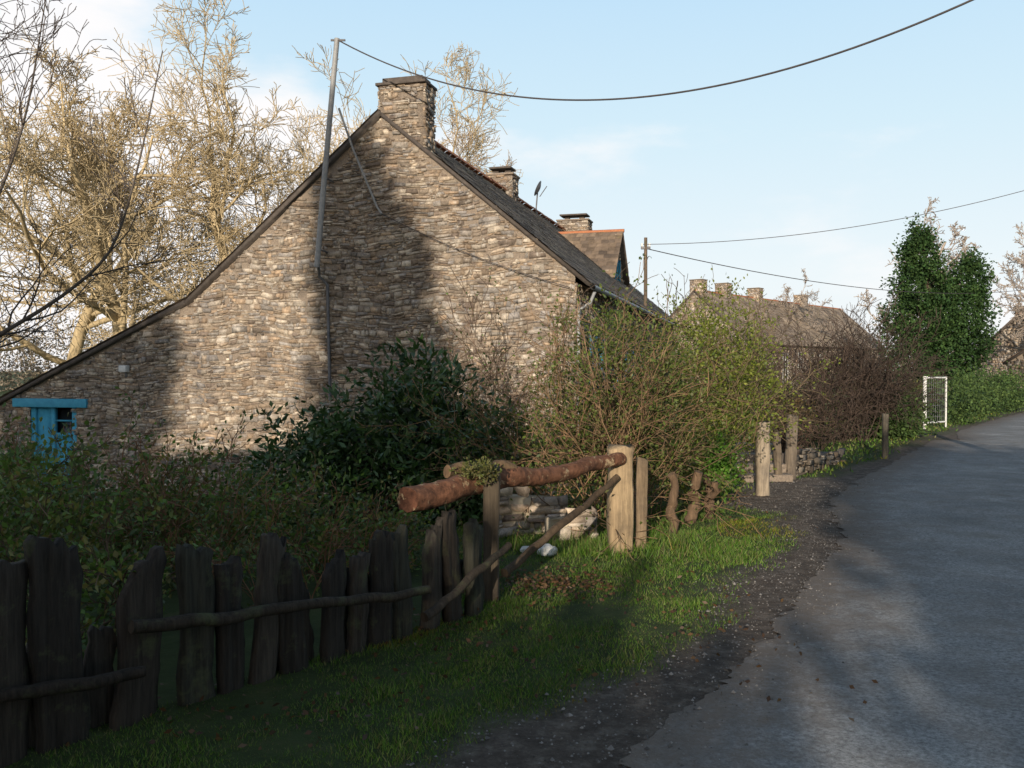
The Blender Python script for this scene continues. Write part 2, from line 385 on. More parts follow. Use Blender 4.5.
slab('roof_left_deck',(AP-RL,-.12,ZA+.03-.82*RL),(0,1,0),(1,0,.82),LEN+.2,math.hypot(RL,RL*.82),.09,M_roofedge,H)
slab('leanto_deck',(-16.5,-.12,ZK-.44*7.6+.03),(0,1,0),(1,0,.44),9,math.hypot(7.5,7.5*.44),.09,M_roofedge,H)
acc=Acc()
slates(acc,(.34,-.12,ZA+.05-.83*(RR+.04)),(0,1,0),(-1,0,.83),LEN+.25,sl+.04,keep=lambda u,s:not(u<.72 and 4.3<s))
slates(acc,(AP-RL-.05,-.14,ZA+.05-.82*(RL+.05)),(0,1,0),(1,0,.82),LEN+.25,math.hypot(RL,RL*.82)+.06,row=.25,wid=.4)
slates(acc,(-16.55,-.14,ZK+.06-.44*7.65),(0,1,0),(1,0,.44),9,8.3,row=.3,wid=.4)
acc.mk('slate_roof',M_slate,H)
a=Acc(); v=.75
while v<LEN:
    l=.38; th=np.linspace(0,np.pi,7); rr=.11*random.uniform(.95,1.08)
    pr=np.stack([AP+rr*1.2*np.cos(th),0*th,ZA+.05+rr*np.sin(th)],-1)
    p0=pr+[0,v,random.uniform(0,.02)]; p1=pr+[0,v+l-.02,random.uniform(0,.012)]
    i=np.arange(6); a.add(np.concatenate([p0,p1]),np.stack([i,i+1,i+8,i+7],-1)); v+=l
a.mk('clay_ridge',M_red,H)
a=Acc(); tubes(a,[([(.38,-.1,3.2),(.38,LEN,3.16)],[.055,.055]),([(.38,.1,3.12),(.30,.05,2.9),(.08,-.03,2.75),(.08,-.05,-1.2)],[.035]*4)],8)
a.mk('gutter',M_pipe,H)
x0,x1=lw[0],lw[1]
box('leanto_lintel',x0-.45,x1+.35,-.09,.02,.66,.87,M_blue,H,.01)
box('leanto_back',x0-.05,x1+.05,.22,.26,-1.5,.75,M_glass,H)
for i,(p,q) in enumerate([(x0,x0+.15),(x1-.15,x1),(x0+.6,x0+.7)]): box(f'leanto_frame_{i}',p,q,.02,.12,-1.5,.66,M_blue,H)
box('leanto_door_panel',x0+.15,x0+.6,.06,.1,-1.5,.66,M_blue,H)
box('leanto_rail',x0+.7,x1-.15,.04,.1,-.05,.05,M_blue,H); box('leanto_glazing_bar',x0+.7,x1-.15,.05,.09,.32,.36,M_blue,H)
box('leanto_lower_panel',x0+.7,x1-.15,.06,.1,-1.5,-.05,M_blue,H)
box('floodlight_body',-10.72,-10.52,-.18,-.03,1.50,1.66,M_white,H,.02); box('floodlight_bracket',-10.65,-10.59,-.05,.0,1.38,1.53,M_metal,H)
for i,(v0,v1,z0,z1) in enumerate(ws):
    box(f'window_pane_{i}',-.011,.0,v0,v1,z0,z1,M_glass,H)
    for j,(p,q,r,s) in enumerate([(v0,v0+.08,z0,z1),(v1-.08,v1,z0,z1),((v0+v1)/2-.03,(v0+v1)/2+.03,z0+.07,z1-.07)]): box(f'window_frame_{i}_{j}',.0,.05,p,q,r,s,M_blue,H)
    box(f'window_head_{i}',.0,.052,v0+.08,v1-.08,z1-.07,z1,M_blue,H); box(f'window_sill_{i}',.0,.052,v0+.08,v1-.08,z0,z0+.07,M_blue,H)
    if i!=1:
        box(f'shutter_a_{i}',.05,.085,v0-.45,v0-.02,z0,z1,M_blue,H); box(f'shutter_b_{i}',.05,.085,v1+.02,v1+.45,z0,z1,M_blue,H)
# dormer
dz0=4.65; dr=6.1; dv0,dv1=10.6,13.4; du=-1.15
acc=Acc()
stones(acc,(du,0,0),(0,1,0),(1,0,0),dv0,dv1,3.9,dr,lambda u:dr-(abs(u-(dv0+dv1)/2))*(dr-dz0)/1.4-.04,rh=(.07,.12),holes=[(11.5,12.5,4.1,5.2)])
stones(acc,(0,dv0,0),(1,0,0),(0,-1,0),-1.8,du,3.9,dz0,lambda u:dz0,rh=(.07,.12))
acc.mk('dormer_stone',M_stone,H)
dm_=(dv0+dv1)/2
mk('dormer_core',[(-3.3,dv0+.03,3.9),(du-.01,dv0+.03,3.9),(du-.01,dv0+.03,dz0),(-3.3,dv0+.03,dz0),(-3.3,dv1-.03,3.9),(du-.01,dv1-.03,3.9),(du-.01,dv1-.03,dz0),(-3.3,dv1-.03,dz0),(-3.3,dm_,dr-.05),(du-.01,dm_,dr-.05)],
   [[0,1,2,3],[4,7,6,5],[1,5,6,2],[2,6,9,9],[3,2,9,8],[6,7,8,9]],M_mortar,None,H)
box('dormer_window_glass',du-.005,du+.012,11.5,12.5,4.1,5.2,M_glass,H)
for j,(p,q) in enumerate([(11.5,11.58),(11.96,12.04),(12.42,12.5)]): box(f'dormer_window_frame_{j}',du+.012,du+.05,p,q,4.1,5.2,M_blue,H)
k=(dr-dz0)/1.4; dsl=math.hypot(1.6,1.6*k)
slab('dormer_deck_near',(-3.8,dm_-1.6,dr+.02-1.6*k),(1,0,0),(0,1,k),2.85,dsl,.07,M_roofedge,H)
slab('dormer_deck_far',(-3.8,dm_+1.6,dr+.02-1.6*k),(1,0,0),(0,-1,k),2.85,dsl,.07,M_roofedge,H)
acc=Acc(); BR=((.19,.145,.11),(.23,.175,.13),(.16,.125,.10))
slates(acc,(-3.8,dm_-1.63,dr+.03-1.63*k),(1,0,0),(0,1,k),2.87,dsl+.03,pal=BR); slates(acc,(-3.8,dm_+1.63,dr+.03-1.63*k),(1,0,0),(0,-1,k),2.87,dsl+.03,pal=BR)
acc.mk('dormer_slates',M_slate,H)
a=Acc(); tubes(a,[([(-3.8,dm_,dr+.03),(-.9,dm_,dr+.03)],[.06,.06])],8); a.mk('dormer_ridge',M_red,H)
def chimney(pref,u0,u1,v0,v1,z0,z1,parent,pots=2,mat=None,pal=PAL):
    acc=Acc()
    for (O,U,Nn,a0,a1) in [((0,v0,0),(1,0,0),(0,-1,0),u0,u1),((u1,0,0),(0,1,0),(1,0,0),v0,v1),((u0,0,0),(0,1,0),(-1,0,0),v0,v1)]:
        stones(acc,O,U,Nn,a0,a1,z0,z1,lambda u:z1+.1,rh=(.06,.12),sw=(.12,.35),pal=pal)
    acc.mk(pref+'_stone',mat or M_stone,parent)
    box(pref+'_core',u0+.012,u1-.012,v0+.012,v1-.012,z0,z1+.02,M_mortar,parent)
    box(pref+'_cap',u0-.06,u1+.06,v0-.06,v1+.06,z1+.04,z1+.10,M_mortar,parent,.01)
    for i in range(pots):
        uu=u0+(u1-u0)*(i+.5)/pots
        box(f'{pref}_pot_{i}',uu-.1,uu+.1,(v0+v1)/2-.1,(v0+v1)/2+.1,z1+.10,z1+.26,M_roofedge,parent,.02)
    if pots: box(pref+'_top',u0+.05,u1-.05,v0+.05,v1-.05,z1+.26,z1+.32,M_roofedge,parent,.01)
chimney('mid_chimney',-4.7,-3.9,9.0,9.7,6.5,7.5,H)
chimney('rear_chimney',-4.4,-3.2,17.4,18.2,5.9,7.4,H)
th=np.linspace(0,2*np.pi,17)[:-1]
V=[(0,0,0)]
for rr,dp in ((.13,.02),(.28,.08)):
    for t in th: V.append((rr*math.cos(t),dp,rr*math.sin(t)))
V=np.array(V)
Rm=np.array(Matrix.Rotation(math.radians(96),3,'Z')@Matrix.Rotation(math.radians(25),3,'X'))
V=V@Rm.T+np.array([-3.9,12.5,7.75])
F=[]
for i in range(16): F+= [[0,1+i,1+(i+1)%16],[1+i,17+i,17+(i+1)%16,1+(i+1)%16]]
D=empty('satellite_dish',(1.26,18,0),HR)
me=bpy.data.meshes.new('dish'); me.from_pydata([tuple(v) for v in V],[],F); me.materials.append(M_metal); link(bpy.data.objects.new('reflector',me),D)
a=Acc(); tubes(a,[([(-4.1,12.7,6.9),(-4.0,12.6,7.75)],[.025,.025]),([(-3.9,12.5,7.5),(-3.6,12.3,7.8)],[.015,.015])],6); a.mk('mast',M_metal,D)

# ---- service mast
E=empty('electric_service_mast')
a=Acc() 
tubes(a,[([(-4.10,18.95,3.72),(-3.95,18.9,5.3),(-3.62,18.75,8.42)],[.06,.06,.055])],8); a.mk('mast',M_pipe,E)
a=Acc(); tubes(a,[([(-4.1,19.1,3.75),(-4.12,19.3,3.55),(-3.98,19.42,3.4),(-3.93,19.43,.9)],[.035]*4)],6); a.mk('conduit',M_metal,E)
a=Acc(); tubes(a,[([(-3.60,18.8,7.0),(-3.35,19.1,6.2),(-2.85,19.05,5.0),(-2.75,19.05,4.85)],[.025]*4)],6); a.mk('conduit_light',M_pipe,E)
a=Acc()
for z in (4.1,5.6): tubes(a,[([(-4.07+(z-4.1)*.1,18.93,z),(-4.0+(z-4.1)*.1,19.5,z)],[.02,.02])],5)
tubes(a,[([(-3.75,18.75,8.38),(-3.45,18.75,8.38)],[.025,.025])],5); a.mk('brackets',M_metal,E)
def wire(name,A,B,sag,r):
    t=np.linspace(0,1,60)[:,None]; A=np.array(A,float);B=np.array(B,float)
    P=A*(1-t)+B*t; P[:,2]-=sag*4*(t*(1-t))[:,0]
    a=Acc(); tubes(a,[(P,[r]*60)],6); a.mk(name,M_wire)
wire('overhead_cable',(-3.63,18.75,8.4),(7.5,11,7.04),1.685,.015)
wire('overhead_cable',(3.9,27,5.3),(18,25,7.7),.65,.010)
wire('overhead_cable',(3.9,27,5.2),(40,60,8.2),1.5,.014)
wire('overhead_cable',(7.5,11,7.0),(18,25,7.6),.5,.012)
wire('gable_cable',(-2.75,19.02,4.85),(1.15,17.9,3.2),.12,.009)
def pole(name,x,y,h,r=.12,arm=True):
    E=empty(name,(x,y,0)); a=Acc(); z=np.linspace(-.8,h,8)
    tubes(a,[(np.stack([0*z,0*z,z],-1),np.linspace(r,r*.7,8))],12,(.16,.12,.09)); a.mk('shaft',M_wood,E,True)
    q=.5 if arm else .14
    box('crossarm',-q,q,-.04,.04,h-.35,h-.27,M_metal,E,.01)
    for i,x0 in enumerate((-q*.8,0,q*.8)): box(f'insulator_{i}',x0-.03,x0+.03,-.03,.03,h-.27,h-.17,M_white,E,.01)
pole('telegraph_pole',7.5,11,7.3); pole('telegraph_pole',18,25,7.9); pole('telegraph_pole',40,60,8.4); pole('utility_pole',4.0,27,5.5,.07,False)

def house(name,loc,rz,L,W,ze,zr,chs=(),wins=(),wallpal=PAL,roofpal=((.30,.24,.19),(.36,.29,.23),(.26,.21,.17)),row=.35,z0=-.3,chh=.5):
    H=empty(name,loc,rz); acc=Acc(); k=(zr-ze)/(W/2)
    gt=lambda u: zr-abs(u)*k-.08
    stones(acc,(0,0,0),(1,0,0),(0,-1,0),-W/2,W/2,z0,zr,gt,rh=(.09,.18),sw=(.2,.6),pal=wallpal)
    stones(acc,(W/2,0,0),(0,1,0),(1,0,0),0,L,z0,ze,lambda u:ze,rh=(.09,.18),sw=(.2,.6),holes=[w for w in wins],pal=wallpal)
    acc.mk('stone_facing',M_stone,H)
    mk('walls',[(-W/2,.01,z0),(W/2-.01,.01,z0),(W/2-.01,.01,ze),(0,.01,zr-.03),(-W/2,.01,ze),(-W/2,L,z0),(W/2-.01,L,z0),(W/2-.01,L,ze),(0,L,zr-.03),(-W/2,L,ze)],
       [[0,1,2,4],[1,6,7,2],[0,4,9,5],[5,9,7,6]],M_mortar,None,H)
    mk('gables',[(-W/2,.01,ze),(W/2-.01,.01,ze),(0,.01,zr-.03),(-W/2,L,ze),(W/2-.01,L,ze),(0,L,zr-.03)],[[0,1,2],[3,5,4]],M_mortar,None,H)
    s=math.hypot(W/2+.25,(W/2+.25)*k); acc=Acc()
    for sg in (1,-1):
        O=(sg*(W/2+.25),-.12,zr+.04-(W/2+.25)*k); slab('roof_deck_'+('a' if sg>0 else 'b'),O,(0,1,0),(-sg,0,k),L+.24,s,.12,M_roofedge,H)
        O=(sg*(W/2+.27),-.14,zr+.05-(W/2+.27)*k); slates(acc,O,(0,1,0),(-sg,0,k),L+.28,s+.02,row=row,wid=row*1.3,pal=roofpal)
    acc.mk('roof_slates',M_slate,H)
    a=Acc(); tubes(a,[([(0,-.12,zr+.03),(0,L+.12,zr+.03)],[.09,.09])],8); a.mk('ridge',M_red,H)
    for i,c in enumerate(chs): chimney(f'chimney_{i}',-.5,.5,c,c+.9,zr-.4,zr+chh,H,pots=0,pal=PAL*1.2)
    for i,(v0,v1,a0,a1) in enumerate(wins):
        box(f'glass_{i}',W/2-.008,W/2+.0,v0,v1,a0,a1,M_glass,H); box(f'mullion_{i}',W/2,W/2+.04,(v0+v1)/2-.04,(v0+v1)/2+.04,a0,a1,M_white,H)
        box(f'jamb_a_{i}',W/2,W/2+.04,v0,v0+.07,a0,a1,M_white,H); box(f'jamb_b_{i}',W/2,W/2+.04,v1-.07,v1,a0,a1,M_white,H)
    return H
house('stone_cottage',(14.2,70,0),-math.atan2(18.1,21),30,9,3.6,7.6,chs=(.1,4.2,10,19.6),wins=[(2,3,1.5,2.9),(6,7,.4,2.8),(9,10,1.5,2.9),(13,14,1.5,2.9),(20,21,1.5,2.9)],chh=.8)
house('stone_outbuilding',(30.2,50,0),-math.radians(60),12,5.5,2.0,3.6,chs=(),wins=[(2,2.8,.8,1.6)],roofpal=((.16,.09,.05),(.2,.12,.07)),wallpal=PAL*.5)
house('stone_cottage',(36,64,0),-math.radians(70),14,7,2.8,5.4,chs=(.2,9),wins=[(3,4,.9,2)])

# ------------------------------------------------------------ palisade
Fp=empty('wooden_palisade_fence'); acc=Acc()
def board(x,y,w,th,ztop,tilt,yaw,zb=-.15):
    nzs=14; nx_=8; zs=np.linspace(zb,ztop,nzs); xs=np.linspace(-.5,.5,nx_); V=[]
    ww=w*(1+noise1(nzs,.05)+rng.normal(0,.02,nzs)); off=noise1(nzs,.010)
    pk=random.uniform(-.35,.35); st=random.uniform(.1,.7)
    topj=np.array([-abs(q-pk)*st*w*1.1+random.uniform(-.04,.025) for q in xs])
    groove=rng.normal(0,.005,nx_)
    c,s=math.cos(yaw),math.sin(yaw)
    for side in (-1,1):
        for i,z in enumerate(zs):
            for j,xx in enumerate(xs):
                zz=z+topj[j]*(max(0,(i-nzs+4)/3) )
                lx=xx*ww[i]+off[i]+math.tan(tilt)*(z-zb); ly=side*th*.5*(1-1.2*abs(xx)**2)+groove[j]+random.uniform(-.003,.003)
                V.append((x+lx*c-ly*s,y+lx*s+ly*c,zz))
    F=[];n=nzs*nx_
    for i in range(nzs-1):
        for j in range(nx_-1):
            a=i*nx_+j; F.append([a,a+1,a+nx_+1,a+nx_]); F.append([n+a,n+a+nx_,n+a+nx_+1,n+a+1])
    for j in range(nx_-1): a=(nzs-1)*nx_+j; F.append([a,a+1,n+a+1,n+a])
    for i in range(nzs-1):
        a=i*nx_; F.append([a,a+nx_,n+a+nx_,n+a]); a=i*nx_+nx_-1; F.append([a,n+a,n+a+nx_,a+nx_])
    cc=np.array(random.choice([(.048,.039,.031),(.062,.052,.042),(.036,.031,.026),(.046,.045,.034)]))
    acc.add(V,F,cc)
yaw=math.atan2(2.3,1.85)
bl=[(-.42,.85,.2),(-.3,.75,.2),(-.2,.9,.18),(-.1,.8,.17),(.0,.86,.2),(.08,.90,.2),(.185,.76,.22),(.294,.79,.17),(.359,.66,.15),(.414,.74,.15),(.487,.66,.15),(.571,.58,.16),(.63,.54,.12),(.691,.64,.15),(.764,.66,.14),(.836,.65,.14),(.914,.71,.14),(.978,.62,.14)]
for t,z,w in bl: board(-2.05+1.85*t,3.6+2.3*t,w,.06,z,random.uniform(-.1,.1),yaw+random.uniform(-.25,.25))
for i in range(18):
    t=-.45+1.42*(i+.5)/18; board(-2.05+1.85*t-.06,3.6+2.3*t+.05,random.uniform(.08,.15),.04,random.uniform(.34,.58),random.uniform(-.12,.12),yaw)
acc.mk('boards',M_wood,Fp,False)
def logline(acc,p0,p1,r0,r1,col,n=14,wob=.015,sides=10,lump=.08,rough=.035,endcol=(.30,.19,.11)):
    t=np.linspace(0,1,n)[:,None]; P=np.array(p0)*(1-t)+np.array(p1)*t
    P=P+np.stack([noise1(n,wob) for _ in range(3)],-1)
    R=np.linspace(r0,r1,n)*(1+noise1(n,lump,6))
    tubes(acc,[(P,R)],sides,col,rough)
    ringall=acc.V[-1]
    for base,pt in ((0,P[0]),((n-1)*sides,P[-1])):
        V=np.concatenate([[pt],ringall[base:base+sides]])
        acc.add(V,[[0,1+i,1+(i+1)%sides,1+(i+2)%sides] for i in range(0,sides,2)],endcol)
acc=Acc()
logline(acc,(-2.75,2.9,.30),(-1.60,3.88,.29),.030,.026,(.035,.028,.022),n=24,wob=.012,endcol=(.05,.04,.03))
logline(acc,(-1.66,3.93,.46),(-.48,5.2,.31),.032,.025,(.045,.036,.027),n=28,wob=.012,endcol=(.06,.045,.03))
logline(acc,(-.50,5.1,.17),(-.02,6.0,.42),.028,.024,(.055,.042,.03),n=20,wob=.010,endcol=(.07,.05,.035))
acc.mk('rails',M_wood,Fp,True)

G=empty('log_gate_barrier')
acc=Acc()
def post(acc,x,y,w,d,zt,col,lean=0,yaw=0,zb=-.2,n=16):
    zs=np.linspace(zb,zt,n); V=[]
    c,s=math.cos(yaw),math.sin(yaw); wv=1+noise1(n,.05)
    pr=[(-.5,-.38),(-.40,-.5),(-.1,-.5),(.12,-.46),(.38,-.5),(.5,-.38),(.5,.35),(.35,.5),(-.35,.5),(-.5,.35)]; m_=len(pr)
    gv=rng.normal(0,.012,(m_,2))
    for i,z in enumerate(zs):
        for q,(a,b) in enumerate(pr):
            lx=(a+gv[q,0])*w*wv[i]+lean*(z-zb)+random.uniform(-.003,.003); ly=(b+gv[q,1])*d*wv[i]+random.uniform(-.003,.003)
            V.append((x+lx*c-ly*s,y+lx*s+ly*c,z+(random.uniform(-.04,.02) if i==n-1 else 0)))
    F=[[i*m_+j,i*m_+(j+1)%m_,(i+1)*m_+(j+1)%m_,(i+1)*m_+j] for i in range(n-1) for j in range(m_)]
    b=(n-1)*m_; F+=[[b,b+1,b+2,b+9],[b+2,b+3,b+8,b+9],[b+3,b+4,b+7,b+8],[b+4,b+5,b+6,b+7]]
    acc.add(V,F,col)
post(acc,-.15,6.15,.11,.11,.93,(.085,.068,.05),.01)
post(acc,.94,7.8,.21,.15,.93,(.36,.27,.17),.0,.2)
post(acc,1.14,8.0,.10,.1,.80,(.27,.20,.13),.02)
acc.mk('posts',M_postwood,G)
acc=Acc(); logline(acc,(-.66,5.55,.80),(.92,7.72,.80),.082,.055,(.20,.09,.05),n=60,wob=.02,sides=16,lump=.06,rough=.05,endcol=(.14,.06,.035)); acc.mk('log_rail',M_log,G,True)
acc=Acc(); logline(acc,(-.45,6.2,.89),(.0,6.45,.88),.045,.05,(.15,.10,.06),sides=10); logline(acc,(-.05,6.5,.12),(.9,7.68,.66),.032,.028,(.10,.07,.045),n=24,wob=.015); acc.mk('brace',M_postwood,G,True)
a=Acc(); clumps(a,(-.22,6.05,.90),(.14,.16,.06),60,14,.018,.03,.014,[(.10,.12,.03),(.14,.12,.05)],shell=.2); a.mk('moss',M_leaf,G)
E=empty('garden_step_wall'); acc=Acc()
stones(acc,(-.2,8.5,0),(.98,.2,0),(.2,-.98,0),0,.75,-.05,.36,lambda u:.40-.1*u,rh=(.07,.12),sw=(.15,.35),prot=.05,pal=PAL*1.25)
stones(acc,(.35,8.25,0),(.98,.2,0),(.2,-.98,0),0,.45,-.05,.2,lambda u:.22,rh=(.07,.1),sw=(.15,.3),prot=.05,pal=PAL*1.25)
acc.mk('stones',M_stone,E)
def prism(name,c,U,Nw,L,D,h0,h1,mat,par):
    c=np.array(c,float);U=np.array(U,float);Nw=np.array(Nw,float); p=[c,c+U*L,c+U*L-Nw*D,c-Nw*D]
    mk(name,[q+[0,0,-.05] for q in p]+[p[0]+[0,0,h0],p[1]+[0,0,h1],p[2]+[0,0,h1],p[3]+[0,0,h0]],BF,mat,None,par)
prism('core',(-.2,8.51,0),(.98,.2,0),(.2,-.98,0),.75,.3,.38,.32,M_lime,E); prism('core_low',(.35,8.26,0),(.98,.2,0),(.2,-.98,0),.45,.22,.2,.2,M_lime,E)
def rock(name,x,y,z,s,mat,sq=(1,.8,.7)):
    import bmesh
    me=bpy.data.meshes.new(name)
    bm=bmesh.new(); bmesh.ops.create_icosphere(bm,subdivisions=3,radius=1)
    o=Vector((random.random()*9,)*3)
    for v in bm.verts:
        v.co*=1+.25*mnoise.noise(v.co*1.3+o)+.08*mnoise.noise(v.co*4+o); v.co=Vector((v.co.x*s*sq[0],v.co.y*s*sq[1],max(v.co.z,-.6)*s*sq[2]))
    bm.to_mesh(me); bm.free(); me.materials.append(mat)
    ob=bpy.data.objects.new(name,me); ob.location=(x,y,z); return link(ob)
rock('white_stone',.30,7.6,.05,.085,M_whitestone)
rock('white_stone',.12,7.7,.04,.05,M_whitestone)

acc=Acc(); post(acc,3.15,11.3,.15,.13,.93,(.36,.30,.23),.0,.2); acc.mk('wooden_gatepost',M_postwood)
acc=Acc(); post(acc,3.98,12.9,.14,.12,.92,(.20,.165,.13),.05,.4); post(acc,3.78,12.7,.09,.09,.72,(.18,.145,.11),-.06,.4); acc.mk('wooden_gatepost',M_postwood)
acc=Acc(); post(acc,6.6,15.9,.09,.09,.78,(.16,.14,.11)); acc.mk('wooden_post',M_postwood)
E=empty('low_stone_wall'); acc=Acc()
Uw=unit(np.array([2.2,3.2,0])); Nw=np.array([Uw[1],-Uw[0],0])
stones(acc,(4.15,13.2,0),Uw,Nw,0,2.6,-.05,.34,lambda u:.36-.07*u,rh=(.06,.12),sw=(.15,.35),pal=PAL*.35,prot=.08); acc.mk('stones',M_stone,E)
prism('core',(4.15,13.2,0),Uw,Nw,2.6,.35,.33,.16,M_roofedge,E)
E=empty('stone_steps')
for i in range(4): box(f'step_{i}',3.25-.1*i,3.95,12.6+.28*i,12.95+.28*i,-.05,.10+.12*i,M_mortar,E,.015)
for (x,y,h,r) in [(1.55,8.7,.55,.055),(1.85,9.3,.5,.07),(2.05,9.5,.4,.055),(1.25,8.3,.42,.04),(2.3,10.3,.36,.06)]:
    acc=Acc(); logline(acc,(x,y,-.1),(x+random.uniform(-.1,.1),y,h),r,r*.7,(.15,.10,.065),n=14,wob=.03,lump=.16,rough=.08,endcol=(.18,.12,.08)); acc.mk('tree_stump',M_postwood,smooth=True)
E=empty('white_garden_gate',(11.3,24,0),math.radians(37)); a=Acc()
tubes(a,[([(-.55,0,-.1),(-.55,0,1.38)],[.05]*2),([(.55,0,-.1),(.55,0,1.38)],[.025]*2),([(-.55,0,1.34),(.55,0,1.34)],[.025]*2),([(-.55,0,.15),(.55,0,.15)],[.025]*2)],6)
a.mk('frame',M_white,E)
a=Acc(); tubes(a,[([(x,0,.15),(x,0,1.34)],[.006]*2) for x in np.linspace(-.45,.45,9)]+[([(-.55,0,z),(.55,0,z)],[.006]*2) for z in np.linspace(.3,1.2,7)],4); a.mk('mesh_infill',M_metal,E)

# ------------------------------------------------------------ bare trees
TP=dict(seg=[7,8,6,5,3],wan=[.12,.2,.22,.24,.24],up=[.04,.05,.05,.03,.02],tap=.3,rmin=.012,max=4,ch=[10,8,8,8],t0=[.22,.15,.15,.1],ang=[(35,75),(30,65),(30,60),(30,60)],rat=[.75,.55,.5,.55],rr=[.5,.5,.5,.6])
def baretree(P,h,r,col,name,mat=M_bark):
    out=[]; grow(out,np.zeros(3),np.array([0,0,1.]),h*.6,r,0,P)
    a=Acc()
    for pts,rad,l in out: tubes(a,[(pts,rad)],8 if l==0 else 5 if l==1 else 3,np.array(col)*random.uniform(.75,1.2))
    V=np.concatenate(a.V); s=h/V[:,2].max()
    return mk(name,V*s,np.concatenate(a.F),mat,np.concatenate(a.C))
gold=(.54,.43,.26)
def place(o,x,y,z,rz=0,sc=1): o.location=(x,y,z); o.rotation_euler=(0,0,rz); o.scale=(sc,)*3; return o
def inst(o,name,*a): n=bpy.data.objects.new(name,o.data); link(n); return place(n,*a)
t1=place(baretree(TP,17.6,.34,gold,'bare_oak_tree'),-10.2,36,-1.3,0)
t2=place(baretree(TP,15.0,.30,gold,'bare_oak_tree'),-15.2,36,-1.3,1)
t3=place(baretree(TP,14.5,.27,(.46,.36,.25),'bare_oak_tree'),-1.5,41,-1.3,2)
inst(t1,'bare_oak_tree',-5.0,43,-1.3,2.2,1.05); inst(t2,'bare_oak_tree',-21,42,-1.3,3.0,1.0); inst(t3,'bare_oak_tree',-24,36,-1.3,4.0,.75)
TP2=dict(TP); TP2['rmin']=.02; TP2['ch']=[9,6,6,5]; TP2['rat']=[.5,.5,.5,.5]
t4=place(baretree(TP2,15,.22,(.40,.34,.29),'bare_birch_tree'),30,70,0)
inst(t4,'bare_birch_tree',34.8,58,0,2,.75); inst(t4,'bare_birch_tree',27,82,0,4,.7)
NP=dict(seg=[6,6,5,4],wan=[.1,.16,.18,.2],up=[.03,.06,.04,.02],tap=.3,rmin=.0028,max=3,ch=[7,5,3],t0=[.1]*3,ang=[(25,55)]*3,rat=[.5]*3,rr=[.6]*3)
a=Acc(); out=[]
mains=[[(-5.2,7.2,-.6),(-5,7.1,.6),(-4.6,7.05,1.5),(-3.98,7,1.86),(-3.52,7,2.13),(-3.09,7,2.48),(-2.88,7,3.2),(-2.72,7.05,4.07)],
       [(-5.2,7.2,-.6),(-5.1,7.2,1.2),(-4.6,7,2.1),(-3.98,6.9,2.75),(-3.7,6.9,3.5),(-3.55,6.9,4.4)],
       [(-5.2,7.2,-.6),(-5.3,7,1.6),(-4.9,6.8,3.0),(-4.1,6.7,3.6),(-3.9,6.6,4.6)]]
for mm in mains:
    mm=np.array(mm,float); n=len(mm); tt=np.linspace(0,n-1,n*4); P=np.stack([np.interp(tt,np.arange(n),mm[:,i]) for i in range(3)],-1)
    kk=np.array([1,2,3,2,1])/9.; Q=P.copy()
    for i in range(3): Q[2:-2,i]=np.convolve(P[:,i],kk,'valid')
    R=np.linspace(.028,.004,len(Q)); tubes(a,[(Q,R)],7,(.12,.10,.085))
    for j in range(17):
        i=rng.integers(8,len(Q)-1); d=unit(Q[i]-Q[i-1]); d=unit(d+rng.normal(0,.45,3)+np.array([0,0,.25]))
        grow(out,Q[i],d,rng.uniform(.4,.9),R[i]*.6,1,NP)
for pts,rad,l in out: tubes(a,[(pts,rad)],3,(.11,.09,.08))
a.mk('bare_hazel_tree',M_bark)

# ------------------------------------------------------------ shrubs
def stems(acc,base,spread,n,L,r,P,col,cone=.6,up=1.0,sides=3):
    out=[]
    for i in range(n):
        th=rng.uniform(0,6.28); rr=spread*math.sqrt(rng.random()); b=np.array(base)+np.array([math.cos(th)*rr,math.sin(th)*rr*.7,0])
        d=unit(np.array([rng.normal(0,cone),rng.normal(0,cone),up])); grow(out,b,d,L*rng.uniform(.6,1.15),r,0,P)
    for pts,rad,l in out: tubes(acc,[(pts,rad)],sides,np.array(col)*random.uniform(.6,1.4))
    return out
SP=dict(seg=[7,5,4],wan=[.12,.18,.2],up=[-.02,0,0],tap=.35,rmin=.003,max=2,ch=[7,4],t0=[.25,.2],ang=[(20,50),(20,50)],rat=[.4,.5],rr=[.6,.7])
DG=[(.03,.07,.018),(.042,.09,.025),(.065,.115,.035)]
def leafed(acc,out,n,l,w,cols,jit=.03):
    tw=[q for q in out if q[2]>=1]; P=[];A=[]
    for i in range(n):
        pts=tw[rng.integers(0,len(tw))][0]; k=rng.integers(1,len(pts)); P.append(pts[k]); A.append(pts[k]-pts[k-1])
    P=np.array(P)+rng.normal(0,jit,(n,3)); A=np.array(A); A/=np.linalg.norm(A,axis=1)[:,None]; A=A+rng.normal(0,.7,(n,3))
    C=np.array(cols)[rng.integers(0,len(cols),n)]*rng.uniform(.7,1.3,(n,1))
    leafmesh(acc,P,A,l*rng.uniform(.6,1.2,n),w*rng.uniform(.7,1.2,n),C)
def shrub(name,parts,stemspec,mat=M_leaf,stemleaf=None):
    E=empty(name); a=Acc(); s_=Acc()
    for p in parts: clumps(a,**p)
    for s in stemspec:
        o=stems(s_,**s)
        if stemleaf: leafed(a,o,**stemleaf)
    if a.n: a.mk('foliage',mat,E)
    if s_.n: s_.mk('stems',M_bark,E)
    return E
